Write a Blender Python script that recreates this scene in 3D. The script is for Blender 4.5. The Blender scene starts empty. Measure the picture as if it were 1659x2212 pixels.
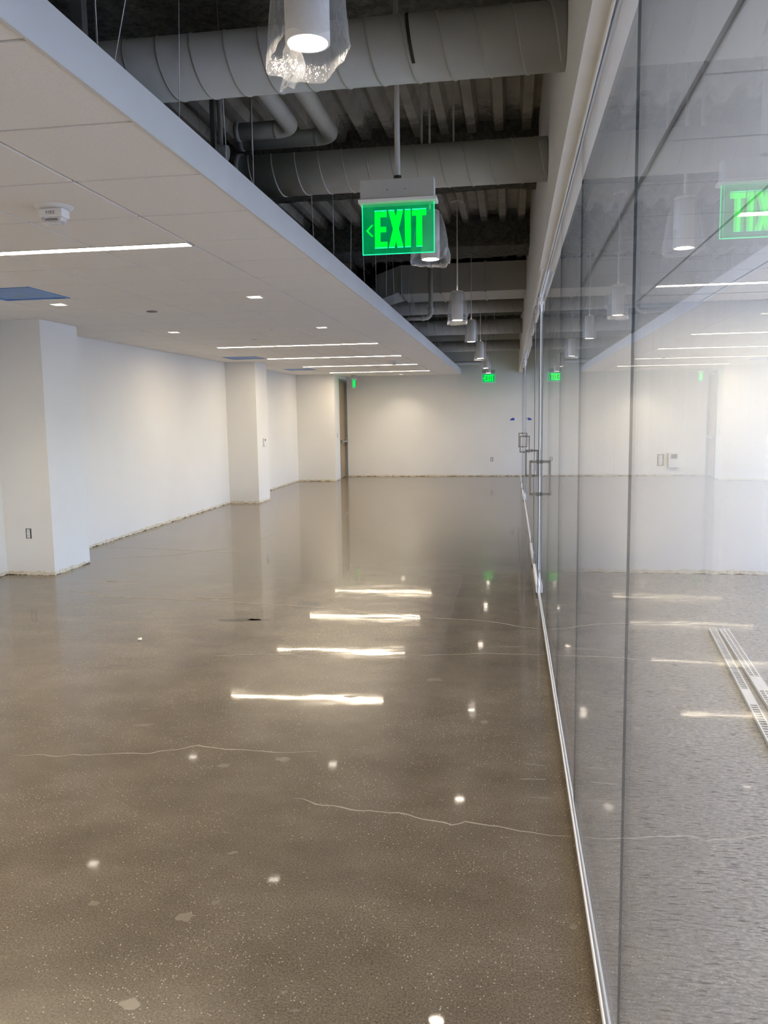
import bpy, bmesh, math, random
from mathutils import Vector, Matrix, noise
random.seed(7)
sc = bpy.context.scene
C = sc.collection

# ---------------------------------------------------------------- camera
W, H = 1659, 2212
F_PX, YAW, PITCH, ROLL = 1753.84, 0.1557126, -0.1187825, -0.0146658
CAM_Z = 1.595
fwd = Vector((-math.sin(YAW) * math.cos(PITCH), math.cos(YAW) * math.cos(PITCH), math.sin(PITCH)))
rgt = fwd.cross(Vector((0, 0, 1))).normalized()
up = rgt.cross(fwd)
r2 = rgt * math.cos(ROLL) + up * math.sin(ROLL)
u2 = up * math.cos(ROLL) - rgt * math.sin(ROLL)
cd = bpy.data.cameras.new('camera')
cam = bpy.data.objects.new('camera', cd)
C.objects.link(cam)
cam.matrix_world = Matrix(((r2.x, u2.x, -fwd.x, 0), (r2.y, u2.y, -fwd.y, 0), (r2.z, u2.z, -fwd.z, CAM_Z), (0, 0, 0, 1)))
cd.sensor_fit = 'VERTICAL'
cd.sensor_height = 36.0
cd.lens = F_PX / H * 36.0
cd.clip_start = 0.02
cd.clip_end = 400
sc.camera = cam

# ---------------------------------------------------------------- exposure, sky, daylight
sc.view_settings.view_transform = 'Standard'
sc.view_settings.look = 'None'
sc.view_settings.gamma = 1.0
sc.view_settings.use_curve_mapping = False
sc.view_settings.exposure = 0.54
SKY_STRENGTH = 0.66
LINEAR_L = 55.0
DOWN_W = 3.6
PENDANT_L = 60.0
world = bpy.data.worlds.new('sky')
sc.world = world
world.use_nodes = True
wn = world.node_tree
wn.nodes.clear()
sky = wn.nodes.new('ShaderNodeTexSky')
sky.sky_type = 'NISHITA'
sky.sun_disc = False
sky.sun_elevation = math.radians(60)
sky.sun_rotation = math.radians(90)       # a high sun on the window side, it only reaches the carpet along the windows
bg = wn.nodes.new('ShaderNodeBackground')
bg.inputs[1].default_value = SKY_STRENGTH
wo = wn.nodes.new('ShaderNodeOutputWorld')
wb = wn.nodes.new('ShaderNodeMix')                 # white balance of the photograph: daylight reads cool
wb.data_type = 'RGBA'
wb.blend_type = 'MULTIPLY'
wb.inputs[0].default_value = 1.0
wb.inputs[7].default_value = (0.80, 0.95, 1.36, 1)
wn.links.new(sky.outputs[0], wb.inputs[6])
wn.links.new(wb.outputs[2], bg.inputs[0])
wn.links.new(bg.outputs[0], wo.inputs[0])
sl = bpy.data.lights.new('sun', 'SUN')
sl.energy = 5.0
sl.angle = math.radians(0.53)
sl.color = (1.0, 0.97, 0.92)
so = bpy.data.objects.new('sun', sl)
C.objects.link(so)
so.location = (30, 9, 40)
so.rotation_euler = (0, math.radians(30), 0)
XW = 4.1           # exterior window wall of the rooms behind the glass
Y0, Y1 = -3.0, 20.97
for (ya, yb) in ((-2.8, 8.1), (8.45, 16.4), (16.7, 20.9)):
    ld = bpy.data.lights.new('daylight_portal', 'AREA')
    ld.shape = 'RECTANGLE'
    ld.size = 2.4
    ld.size_y = yb - ya
    ld.cycles.is_portal = True
    lo = bpy.data.objects.new('daylight_portal', ld)
    C.objects.link(lo)
    lo.location = (XW + 0.12, (ya + yb) / 2, 1.4)
    lo.rotation_euler = (0, math.radians(90), 0)
cy = sc.cycles
cy.use_denoising = True
cy.use_adaptive_sampling = True
cy.adaptive_threshold = 0.03
cy.max_bounces = 8
cy.diffuse_bounces = 4
cy.glossy_bounces = 4
cy.use_auto_tile = False
cy.time_limit = 1050
cy.transmission_bounces = 8
cy.transparent_max_bounces = 32
cy.caustics_reflective = False
cy.caustics_refractive = False
cy.sample_clamp_indirect = 6.0
cy.blur_glossy = 0.5

# ---------------------------------------------------------------- materials
def new_mat(name):
    m = bpy.data.materials.new(name)
    m.use_nodes = True
    nt = m.node_tree
    nt.nodes.clear()
    o = nt.nodes.new('ShaderNodeOutputMaterial')
    return m, nt, o
class NT:
    def __init__(s, nt): s.nt = nt
    def n(s, t, **kw):
        nd = s.nt.nodes.new(t)
        for k, v in kw.items():
            if k.startswith('i_'):
                key = k[2:]
                key = int(key) if key.isdigit() else key
                nd.inputs[key].default_value = v
            else: setattr(nd, k, v)
        return nd
    def l(s, a, b): s.nt.links.new(a, b)
    def pos(s): return s.n('ShaderNodeNewGeometry').outputs['Position']
    def mapping(s, src, scale=(1, 1, 1), loc=(0, 0, 0), rot=(0, 0, 0)):
        m = s.n('ShaderNodeMapping'); m.inputs['Scale'].default_value = scale
        m.inputs['Location'].default_value = loc; m.inputs['Rotation'].default_value = rot
        s.l(src, m.inputs[0]); return m.outputs[0]
    def noise(s, src, scale, detail=3, rough=0.5, out=0):
        t = s.n('ShaderNodeTexNoise'); t.inputs['Scale'].default_value = scale
        t.inputs['Detail'].default_value = detail; t.inputs['Roughness'].default_value = rough
        s.l(src, t.inputs['Vector']); return t.outputs[out]
    def ramp(s, src, pts):
        r = s.n('ShaderNodeValToRGB'); e = r.color_ramp.elements
        while len(e) < len(pts): e.new(0.5)
        for i, (p, c) in enumerate(pts):
            e[i].position = p; e[i].color = (c[0], c[1], c[2], 1) if hasattr(c, '__len__') else (c, c, c, 1)
        s.l(src, r.inputs[0]); return r.outputs[0]
    def mix(s, f, a, b, bt='MIX'):
        m = s.n('ShaderNodeMix', data_type='RGBA', blend_type=bt)
        for v, k in ((f, 0), (a, 6), (b, 7)):
            if hasattr(v, 'links'): s.l(v, m.inputs[k])
            elif k == 0: m.inputs[0].default_value = v
            else: m.inputs[k].default_value = (*v, 1)
        return m.outputs[2]
    def math(s, op, a, b=None, c=None, clamp=False):
        m = s.n('ShaderNodeMath', operation=op, use_clamp=clamp)
        for i, v in enumerate((a, b, c)):
            if v is None: continue
            if hasattr(v, 'links'): s.l(v, m.inputs[i])
            else: m.inputs[i].default_value = v
        return m.outputs[0]
    def bump(s, h, strength, dist=0.01):
        b = s.n('ShaderNodeBump'); b.inputs['Strength'].default_value = strength
        b.inputs['Distance'].default_value = dist; s.l(h, b.inputs['Height']); return b.outputs[0]
def principled(name, col, rough=0.5, metal=0.0, spec=0.5, vary=0.06, vscale=6.0, bump=None):
    m, nt, o = new_mat(name); t = NT(nt)
    p = t.n('ShaderNodeBsdfPrincipled')
    pos = t.n('ShaderNodeTexCoord').outputs['Object']
    nz = t.noise(pos, vscale, 4)
    lo_ = [c * (1 - vary) for c in col]; hi_ = [min(1, c * (1 + vary)) for c in col]
    t.l(t.ramp(nz, [(0.3, lo_), (0.7, hi_)]), p.inputs['Base Color'])
    p.inputs['Roughness'].default_value = rough
    p.inputs['Metallic'].default_value = metal
    p.inputs['Specular IOR Level'].default_value = spec
    if bump:
        t.l(t.bump(t.noise(pos, bump[0], 4), bump[1], bump[2]), p.inputs['Normal'])
    t.l(p.outputs[0], o.inputs[0])
    return m
def emission(name, col, strength):
    m, nt, o = new_mat(name); t = NT(nt)
    e = t.n('ShaderNodeEmission'); e.inputs[0].default_value = (*col, 1); e.inputs[1].default_value = strength
    t.l(e.outputs[0], o.inputs[0]); return m

def mat_wall():
    m, nt, o = new_mat('wall_paint'); t = NT(nt)
    p = t.n('ShaderNodeBsdfPrincipled'); pos = t.pos()
    base = t.ramp(t.noise(pos, 1.3, 3), [(0.3, (0.80, 0.785, 0.75)), (0.7, (0.83, 0.815, 0.78))])
    sep = t.n('ShaderNodeSeparateXYZ'); t.l(pos, sep.inputs[0])
    edge = t.math('MULTIPLY_ADD', t.noise(pos, 9, 5, 0.7), 0.09, -0.006)         # ragged top of the glue line
    f1 = t.math('LESS_THAN', sep.outputs[2], edge)
    c1 = t.mix(f1, base, t.ramp(t.noise(pos, 30, 4), [(0.35, (0.60, 0.52, 0.36)), (0.62, (0.78, 0.72, 0.60))]))
    edge2 = t.math('MULTIPLY_ADD', t.noise(pos, 5, 5, 0.75), 0.075, -0.0345)
    f2 = t.math('LESS_THAN', sep.outputs[2], edge2)
    c2 = t.mix(f2, c1, (0.10, 0.085, 0.06))
    t.l(c2, p.inputs['Base Color']); p.inputs['Roughness'].default_value = 0.55
    p.inputs['Specular IOR Level'].default_value = 0.3
    t.l(t.bump(t.noise(pos, 160, 3), 0.08, 0.002), p.inputs['Normal'])
    t.l(p.outputs[0], o.inputs[0]); return m

def mat_concrete():
    m, nt, o = new_mat('polished_concrete'); t = NT(nt)
    p = t.n('ShaderNodeBsdfPrincipled'); pos = t.pos()
    big = t.noise(t.mapping(pos, (1, 1.5, 1)), 0.55, 5, 0.6)
    mid = t.noise(t.mapping(pos, (1, 1.3, 1), (3, 1, 0), (0, 0, 0.5)), 2.6, 5, 0.62)
    base = t.ramp(big, [(0.30, (0.112, 0.090, 0.060)), (0.52, (0.155, 0.125, 0.086)), (0.72, (0.20, 0.165, 0.120))])
    base = t.mix(0.55, base, t.ramp(mid, [(0.28, (0.10, 0.081, 0.055)), (0.5, (0.158, 0.128, 0.09)), (0.75, (0.228, 0.19, 0.14))]))
    fine = t.noise(pos, 150, 3, 0.75)
    base = t.mix(0.8, base, t.ramp(fine, [(0.34, 0.5), (0.5, 0.98), (0.66, 1.6)]), 'MULTIPLY')
    v = t.n('ShaderNodeTexVoronoi'); v.inputs['Scale'].default_value = 105; t.l(pos, v.inputs['Vector'])
    sp = t.math('LESS_THAN', v.outputs['Distance'], 0.22)
    rnd = t.n('ShaderNodeSeparateColor'); t.l(v.outputs['Color'], rnd.inputs[0])
    zone = t.ramp(t.noise(pos, 1.7, 3), [(0.42, 0.0), (0.62, 1.0)])
    keep = t.math('GREATER_THAN', t.math('MULTIPLY_ADD', zone, 0.30, rnd.outputs[0]), 0.97)
    base = t.mix(t.math('MULTIPLY', t.math('MULTIPLY', sp, keep), 0.8), base, (0.62, 0.55, 0.43))
    dk = t.math('MULTIPLY', sp, t.math('LESS_THAN', rnd.outputs[1], 0.05))
    base = t.mix(t.math('MULTIPLY', dk, 0.75), base, (0.035, 0.03, 0.025))
    t.l(base, p.inputs['Base Color'])
    rr = t.ramp(mid, [(0.3, 0.025), (0.7, 0.06)])
    p.inputs['Roughness'].default_value = 0.24
    t.l(rr, p.inputs['Coat Roughness']); p.inputs['Coat Weight'].default_value = 0.42; p.inputs['Coat IOR'].default_value = 1.45
    p.inputs['Specular IOR Level'].default_value = 0.15
    wav = t.noise(t.mapping(pos, (0.9, 1.6, 1)), 2.4, 2, 0.4)
    b1 = t.n('ShaderNodeBump'); b1.inputs['Strength'].default_value = 0.075; b1.inputs['Distance'].default_value = 0.012; t.l(wav, b1.inputs['Height'])
    b2 = t.n('ShaderNodeBump'); b2.inputs['Strength'].default_value = 0.05; b2.inputs['Distance'].default_value = 0.002
    t.l(fine, b2.inputs['Height']); t.l(b1.outputs[0], b2.inputs['Normal'])
    t.l(b2.outputs[0], p.inputs['Normal']); t.l(b1.outputs[0], p.inputs['Coat Normal'])
    t.l(p.outputs[0], o.inputs[0]); return m

def mat_carpet():
    m, nt, o = new_mat('grey_carpet'); t = NT(nt)
    p = t.n('ShaderNodeBsdfPrincipled'); pos = t.pos()
    a = t.noise(t.mapping(pos, (45, 95, 1)), 1.0, 3, 0.7)
    b = t.noise(t.mapping(pos, (16, 105, 1), (5, 2, 0)), 1.0, 2, 0.5)
    c = t.noise(pos, 4.5, 4, 0.6)
    col = t.ramp(a, [(0.30, (0.18, 0.17, 0.155)), (0.5, (0.36, 0.342, 0.318)), (0.70, (0.56, 0.535, 0.50))])
    thr = t.math('MULTIPLY_ADD', c, 0.28, 0.235)
    col = t.mix(t.math('MULTIPLY', t.math('LESS_THAN', b, thr), 0.85), col, (0.10, 0.095, 0.092))
    col = t.mix(0.35, col, t.ramp(c, [(0.3, 0.8), (0.7, 1.2)]), 'MULTIPLY')
    t.l(col, p.inputs['Base Color']); p.inputs['Roughness'].default_value = 0.95
    p.inputs['Specular IOR Level'].default_value = 0.1
    t.l(t.bump(a, 0.5, 0.006), p.inputs['Normal'])
    t.l(p.outputs[0], o.inputs[0]); return m

def mat_glass(name, tint=(0.955, 0.975, 0.968), dust=0.03):
    m, nt, o = new_mat(name); t = NT(nt)
    geo = t.n('ShaderNodeNewGeometry')
    d = t.n('ShaderNodeVectorMath', operation='DOT_PRODUCT'); t.l(geo.outputs['Normal'], d.inputs[0]); t.l(geo.outputs['Incoming'], d.inputs[1])
    c = t.math('ABSOLUTE', d.outputs['Value'])
    f = t.math('MULTIPLY_ADD', t.math('POWER', t.math('SUBTRACT', 1.0, c, clamp=True), 5.0), 0.96, 0.04, clamp=True)
    tr = t.n('ShaderNodeBsdfTransparent'); tr.inputs[0].default_value = (*tint, 1)
    gl = t.n('ShaderNodeBsdfGlossy'); gl.inputs['Roughness'].default_value = 0.0; gl.inputs[0].default_value = (1, 1, 1, 1)
    mx = t.n('ShaderNodeMixShader'); t.l(f, mx.inputs[0]); t.l(tr.outputs[0], mx.inputs[1]); t.l(gl.outputs[0], mx.inputs[2])
    out = mx.outputs[0]
    if dust:
        df = t.n('ShaderNodeBsdfDiffuse'); df.inputs[0].default_value = (0.8, 0.82, 0.84, 1)
        tl = t.n('ShaderNodeBsdfTranslucent'); tl.inputs[0].default_value = (0.8, 0.82, 0.84, 1)
        ad = t.n('ShaderNodeMixShader'); ad.inputs[0].default_value = 0.5; t.l(df.outputs[0], ad.inputs[1]); t.l(tl.outputs[0], ad.inputs[2])
        st = t.noise(t.mapping(geo.outputs['Position'], (1, 9, 0.8)), 3.0, 2, 0.65)
        fac = t.ramp(st, [(0.35, dust * 0.35), (0.6, dust), (0.8, dust * 2.2)])
        m2 = t.n('ShaderNodeMixShader'); t.l(fac, m2.inputs[0]); t.l(out, m2.inputs[1]); t.l(ad.outputs[0], m2.inputs[2])
        out = m2.outputs[0]
    t.l(out, o.inputs[0]); return m

def mat_plastic_bag():
    m, nt, o = new_mat('clear_plastic_bag'); t = NT(nt)
    geo = t.n('ShaderNodeNewGeometry'); pos = t.n('ShaderNodeTexCoord').outputs['Object']
    nb = t.bump(t.noise(t.mapping(pos, (1, 1, 0.45)), 26, 4, 0.6), 0.9, 0.02)
    d = t.n('ShaderNodeVectorMath', operation='DOT_PRODUCT'); t.l(nb, d.inputs[0]); t.l(geo.outputs['Incoming'], d.inputs[1])
    c = t.math('ABSOLUTE', d.outputs['Value'])
    f = t.math('MULTIPLY_ADD', t.math('POWER', t.math('SUBTRACT', 1.0, c, clamp=True), 3.0), 0.7, 0.08, clamp=True)
    tr = t.n('ShaderNodeBsdfTransparent'); tr.inputs[0].default_value = (0.96, 0.96, 0.96, 1)
    gl = t.n('ShaderNodeBsdfGlossy'); gl.inputs['Roughness'].default_value = 0.12; t.l(nb, gl.inputs['Normal'])
    tl = t.n('ShaderNodeBsdfTranslucent'); tl.inputs[0].default_value = (0.85, 0.85, 0.85, 1); t.l(nb, tl.inputs['Normal'])
    df = t.n('ShaderNodeBsdfDiffuse'); df.inputs[0].default_value = (0.85, 0.85, 0.85, 1); t.l(nb, df.inputs['Normal'])
    mm = t.n('ShaderNodeMixShader'); mm.inputs[0].default_value = 0.55; t.l(tl.outputs[0], mm.inputs[1]); t.l(df.outputs[0], mm.inputs[2])
    mx = t.n('ShaderNodeMixShader'); t.l(f, mx.inputs[0]); t.l(tr.outputs[0], mx.inputs[1]); t.l(gl.outputs[0], mx.inputs[2])
    m2 = t.n('ShaderNodeMixShader'); t.l(t.math('MULTIPLY_ADD', f, 0.35, 0.10), m2.inputs[0]); t.l(mx.outputs[0], m2.inputs[1]); t.l(mm.outputs[0], m2.inputs[2])
    t.l(m2.outputs[0], o.inputs[0]); return m

def mat_green_panel():
    m, nt, o = new_mat('green_lit_acrylic'); t = NT(nt)
    tr = t.n('ShaderNodeBsdfTransparent'); tr.inputs[0].default_value = (0.35, 0.62, 0.5, 1)
    pos = t.n('ShaderNodeTexCoord').outputs['Object']
    e = t.n('ShaderNodeEmission'); e.inputs[0].default_value = (0.0, 1.0, 0.30, 1)
    t.l(t.ramp(t.noise(pos, 14, 3), [(0.3, 0.085), (0.7, 0.125)]), e.inputs[1])
    a = t.n('ShaderNodeAddShader'); t.l(tr.outputs[0], a.inputs[0]); t.l(e.outputs[0], a.inputs[1])
    t.l(a.outputs[0], o.inputs[0]); return m

def mat_wood():
    m, nt, o = new_mat('oak_door_veneer'); t = NT(nt)
    p = t.n('ShaderNodeBsdfPrincipled'); pos = t.pos()
    g = t.noise(t.mapping(pos, (1, 18, 0.8)), 3.0, 4, 0.6)
    t.l(t.ramp(g, [(0.3, (0.33, 0.215, 0.115)), (0.7, (0.47, 0.33, 0.19))]), p.inputs['Base Color'])
    p.inputs['Roughness'].default_value = 0.4; t.l(p.outputs[0], o.inputs[0]); return m

def mat_fireproof():
    m, nt, o = new_mat('sprayed_fireproofing'); t = NT(nt)
    p = t.n('ShaderNodeBsdfPrincipled'); pos = t.pos()
    t.l(t.ramp(t.noise(pos, 22, 6, 0.75), [(0.32, (0.075, 0.082, 0.085)), (0.55, (0.17, 0.175, 0.165)), (0.75, (0.30, 0.295, 0.27))]), p.inputs['Base Color'])
    p.inputs['Roughness'].default_value = 1.0; p.inputs['Specular IOR Level'].default_value = 0.05
    t.l(t.bump(t.noise(pos, 60, 6, 0.7), 1.0, 0.02), p.inputs['Normal']); t.l(p.outputs[0], o.inputs[0]); return m

def mat_deck():
    m, nt, o = new_mat('deck_with_overspray'); t = NT(nt)
    p = t.n('ShaderNodeBsdfPrincipled'); pos = t.pos()
    sep = t.n('ShaderNodeSeparateXYZ'); t.l(pos, sep.inputs[0])
    # overspray beside the beams, which stand every 2.9 m
    ph = t.math('FRACT', t.math('DIVIDE', t.math('SUBTRACT', sep.outputs[1], 3.85), 2.88))
    nearb = t.math('MULTIPLY', t.math('ABSOLUTE', t.math('SUBTRACT', ph, 0.5)), 2.0)
    ragged = t.math('ADD', nearb, t.math('MULTIPLY_ADD', t.noise(pos, 7, 6, 0.75), 0.7, -0.35))
    spray = t.ramp(ragged, [(0.48, 0.0), (0.66, 1.0)])
    paint = t.ramp(t.noise(pos, 5, 5, 0.6), [(0.3, (0.28, 0.28, 0.265)), (0.7, (0.42, 0.415, 0.385))])
    t.l(t.mix(spray, paint, t.ramp(t.noise(pos, 40, 5, 0.7), [(0.35, (0.06, 0.066, 0.066)), (0.7, (0.19, 0.19, 0.175))])), p.inputs['Base Color'])
    p.inputs['Roughness'].default_value = 0.8; t.l(p.outputs[0], o.inputs[0]); return m

M = dict(
    wall=mat_wall(), concrete=mat_concrete(), carpet=mat_carpet(), glass=mat_glass('partition_glass'),
    winglass=mat_glass('window_glass', (0.97, 0.98, 0.98), 0.0), bag=mat_plastic_bag(), gpanel=mat_green_panel(), wood=mat_wood(),
    spray=mat_fireproof(), deck=mat_deck(),
    gedge=principled('glass_edge', (0.085, 0.125, 0.15), 0.2),
    tile=principled('ceiling_tile_white', (0.91, 0.88, 0.84), 0.9, spec=0.1, vary=0.03, vscale=90, bump=(220, 0.12, 0.002)),
    tbar=principled('ceiling_grid_grey', (0.22, 0.21, 0.20), 0.6),
    fascia=principled('fascia_white', (0.72, 0.72, 0.72), 0.45, vary=0.02),
    white=principled('white_enamel', (0.80, 0.79, 0.77), 0.4, vary=0.02),
    header=principled('header_white', (0.92, 0.905, 0.885), 0.5, vary=0.02),
    duct=principled('painted_duct_grey', (0.43, 0.43, 0.41), 0.55, vary=0.07, vscale=3),
    seam=principled('duct_seam_grey', (0.40, 0.40, 0.38), 0.55),
    pipe=principled('insulated_pipe_white', (0.52, 0.525, 0.51), 0.6, vary=0.08),
    steel=principled('dark_steel_rod', (0.16, 0.16, 0.165), 0.5, metal=0.4),
    wire=principled('galvanised_wire', (0.55, 0.56, 0.57), 0.4, metal=0.7),
    alu=principled('brushed_aluminium', (0.62, 0.61, 0.58), 0.32, metal=0.85),
    chrome=principled('satin_stainless', (0.40, 0.38, 0.35), 0.28, metal=0.95),
    dmetal=principled('dark_metal', (0.06, 0.06, 0.06), 0.5),
    frame=principled('grey_door_frame', (0.22, 0.225, 0.215), 0.5),
    bluefilm=principled('blue_protective_film', (0.10, 0.27, 0.64), 0.35, vary=0.15, vscale=5),
    tape=principled('blue_masking_tape', (0.03, 0.08, 0.46), 0.7),
    black=principled('black_plastic', (0.02, 0.02, 0.02), 0.5),
    plate=principled('white_device_plastic', (0.78, 0.78, 0.77), 0.35, vary=0.02),
    screen=principled('grey_lcd_screen', (0.22, 0.25, 0.235), 0.2),
    crack=principled('pale_crack_filler', (0.34, 0.28, 0.205), 0.45, vary=0.2, vscale=30),
    patch=principled('pale_floor_patch', (0.22, 0.184, 0.138), 0.25, vary=0.1, vscale=20),
    stain=principled('damp_floor_stain', (0.09, 0.076, 0.055), 0.12, vary=0.2),
    crumb=principled('plaster_crumb', (0.85, 0.82, 0.70), 0.8),
    grille=principled('grille_white_metal', (0.74, 0.72, 0.68), 0.35, metal=0.2),
    led=emission('linear_led_diffuser', (1.0, 0.84, 0.62), LINEAR_L),
    downl=emission('downlight_lens', (1.0, 0.90, 0.74), 14.0),
    pend=emission('pendant_lens', (1.0, 0.86, 0.70), PENDANT_L),
    green=emission('exit_letter_green', (0.0, 1.0, 0.03), 1.15),
    gline=emission('exit_edge_glow', (0.02, 1.0, 0.36), 1.2),
    ground=principled('outdoor_paving', (0.60, 0.60, 0.58), 0.9),
    clearlens=principled('strobe_lens', (0.62, 0.60, 0.60), 0.12, vary=0.25, vscale=60),
    ink=principled('printed_ink', (0.12, 0.09, 0.08), 0.7),
)

for k_ in ('gpanel', 'gline', 'downl'): M[k_].cycles.emission_sampling = 'NONE'   # too faint to light anything: seen, not sampled

# ---------------------------------------------------------------- mesh helpers
class MB:
    def __init__(s): s.v = []; s.f = []; s.smooth = []
    def add(s, vs, fs, smooth=False):
        k = len(s.v); s.v += [tuple(v) for v in vs]; s.f += [tuple(i + k for i in f) for f in fs]; s.smooth += [smooth] * len(fs); return s
    def box(s, x0, x1, y0, y1, z0, z1):
        v = [(x0, y0, z0), (x1, y0, z0), (x1, y1, z0), (x0, y1, z0), (x0, y0, z1), (x1, y0, z1), (x1, y1, z1), (x0, y1, z1)]
        return s.add(v, [(0, 3, 2, 1), (4, 5, 6, 7), (0, 1, 5, 4), (1, 2, 6, 5), (2, 3, 7, 6), (3, 0, 4, 7)])
    def bbox(s, x0, x1, y0, y1, z0, z1, b=0.003):
        bm = bmesh.new(); bmesh.ops.create_cube(bm, size=1)
        for v in bm.verts: v.co = Vector(((x0 + x1) / 2 + v.co.x * (x1 - x0), (y0 + y1) / 2 + v.co.y * (y1 - y0), (z0 + z1) / 2 + v.co.z * (z1 - z0)))
        bmesh.ops.bevel(bm, geom=bm.edges[:], offset=b, segments=2, affect='EDGES', profile=0.6)
        bm.verts.index_update()
        s.add([v.co for v in bm.verts], [[v.index for v in f.verts] for f in bm.faces]); bm.free(); return s
    def tube(s, pts, r, n=12, cap=True, radii=None):
        pts = [Vector(p) for p in pts]; rings = []; prev = None
        for i, p in enumerate(pts):
            d = (pts[min(i + 1, len(pts) - 1)] - pts[max(i - 1, 0)]).normalized()
            if prev is None:
                a = d.orthogonal().normalized()
            else:
                a = (prev - d * prev.dot(d)).normalized()
            prev = a; b = d.cross(a); rr = radii[i] if radii else r
            rings.append([p + (a * math.cos(2 * math.pi * j / n) + b * math.sin(2 * math.pi * j / n)) * rr for j in range(n)])
        vs = [v for q in rings for v in q]
        fs = [(i * n + j, i * n + (j + 1) % n, (i + 1) * n + (j + 1) % n, (i + 1) * n + j) for i in range(len(pts) - 1) for j in range(n)]
        s.add(vs, fs, True)
        if cap:
            k = len(s.v) - len(vs)
            s.f.append(tuple(k + j for j in reversed(range(n)))); s.smooth.append(False)
            s.f.append(tuple(k + (len(pts) - 1) * n + j for j in range(n))); s.smooth.append(False)
        return s
    def lathe(s, prof, cx, cy, n=32, smooth=True):
        vs = [(cx + r * math.cos(2 * math.pi * j / n), cy + r * math.sin(2 * math.pi * j / n), z) for r, z in prof for j in range(n)]
        fs = [(i * n + j, i * n + (j + 1) % n, (i + 1) * n + (j + 1) % n, (i + 1) * n + j) for i in range(len(prof) - 1) for j in range(n)]
        return s.add(vs, fs, smooth)
    def disc(s, cx, cy, z, r, n=32, down=True):
        f = tuple(range(n)); f = tuple(reversed(f)) if down else f
        return s.add([(cx + r * math.cos(2 * math.pi * j / n), cy + r * math.sin(2 * math.pi * j / n), z) for j in range(n)], [f])
    def prism_y(s, pts, y0, y1):
        n = len(pts)
        vs = [(x, y0, z) for x, z in pts] + [(x, y1, z) for x, z in pts]
        return s.add(vs, [tuple(range(n)), tuple(n + i for i in reversed(range(n)))] + [(i, n + i, n + (i + 1) % n, (i + 1) % n) for i in range(n)])
    def mesh(s, name, mats, origin=(0, 0, 0), fmat=None):
        me = bpy.data.meshes.new(name); ox, oy, oz = origin
        me.from_pydata([(x - ox, y - oy, z - oz) for x, y, z in s.v], [], s.f)
        for q in (mats if isinstance(mats, (list, tuple)) else [mats]): me.materials.append(q)
        me.polygons.foreach_set('use_smooth', s.smooth)
        if fmat:
            for p in me.polygons: p.material_index = fmat(p)
        me.update(); return me
def org(o):
    v = Vector((0, 0, 0))
    while o: v += o.location; o = o.parent
    return v
def obj(name, mb, mat, parent=None, fmat=None):
    if parent: o0 = org(parent)
    else:
        xs, ys, zs = zip(*mb.v); o0 = Vector(((min(xs) + max(xs)) / 2, (min(ys) + max(ys)) / 2, min(zs)))
    loc = Vector((0, 0, 0)) if parent else o0
    me = mb.mesh(name, mat, tuple(o0), fmat)
    o = bpy.data.objects.new(name, me); C.objects.link(o)
    o.location = loc
    if parent: o.parent = parent
    return o
def inst(name, me, loc, parent=None):
    o = bpy.data.objects.new(name, me); C.objects.link(o)
    o.location = Vector(loc) - (org(parent) if parent else Vector((0, 0, 0)))
    if parent: o.parent = parent
    return o
def tag(o, label=None, cat=None, group=None, kind=None):
    if label: o['label'] = label
    if cat: o['category'] = cat
    if group: o['group'] = group
    if kind: o['kind'] = kind
    return o
def thing(name, loc, label, cat, group=None):
    o = bpy.data.objects.new(name, None); C.objects.link(o); o.location = loc; o.empty_display_size = 0.1
    return tag(o, label, cat, group)
def struct(name, mb, mat, label=None, parent=None, fmat=None):
    o = obj(name, mb, mat, parent, fmat)
    if not parent: tag(o, label, kind='structure')
    return o

# ================================================================ THE SETTING
XL, XG = -5.18, 0.255          # left wall face, centre of the glass partition
ZC, ZD = 2.595, 3.75           # suspended ceiling, metal deck
ZA = 2.615                     # ceiling of the rooms behind the glass
XF = -1.257                    # edge of the suspended ceiling
XB = 0.195                     # face of the bulkhead above the glass

floor = struct('floor', MB().box(XL - 0.2, XG - 0.0125, Y0, Y1 + 0.2, -0.15, 0), M['concrete'], 'polished brown concrete floor with cracks')
carpet = struct('floor_carpet', MB().box(XG + 0.0125, XW, Y0, Y1 + 0.2, -0.15, 0), M['carpet'], 'grey streaky carpet floor behind the glass partition')
struct('wall_left', MB().box(XL - 0.2, XL, Y0, Y1 + 0.2, 0, ZD + 0.1), M['wall'], 'long white left wall')
struct('wall_far', MB().box(XL, XW, Y1, Y1 + 0.2, 0, ZD + 0.1), M['wall'], 'white far end wall')
struct('wall_back', MB().box(XL, XW, Y0 - 0.2, Y0, 0, ZD + 0.1), M['wall'], 'white wall behind the camera')
struct('wall_column_near', MB().box(XL, -4.645, 7.63, 8.34, 0, ZC - 0.001), M['wall'], 'white square wall column nearest the camera')
struct('wall_column_middle', MB().box(XL, -4.61, 14.46, 15.15, 0, ZC - 0.001), M['wall'], 'white wall column halfway down the room')
# corner block with the door opening
wc = MB().box(XL, -4.24, 19.47, 20.06, 0, ZC - 0.001).box(XL, -4.24, 20.06, Y1, 2.51, ZC - 0.001).box(XL, -4.50, 20.06, Y1, 0, 2.51)
struct('wall_corner_block', wc, M['wall'], 'white corner block holding the wooden door')
# bulkhead above the glass
struct('wall_bulkhead', MB().box(XB, 0.42, Y0, Y1, 2.604, ZD), M['header'], 'white bulkhead beam above the glass partition')
# walls between the rooms behind the glass
struct('wall_room_divider_near', MB().box(XG + 0.025, XW, 8.22, 8.36, 0, ZD), M['wall'], 'white dividing wall seen through the glass')
struct('wall_room_divider_far', MB().box(XG + 0.025, XW, 16.42, 16.56, 0, ZD), M['wall'], 'far white dividing wall behind the glass')
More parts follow.
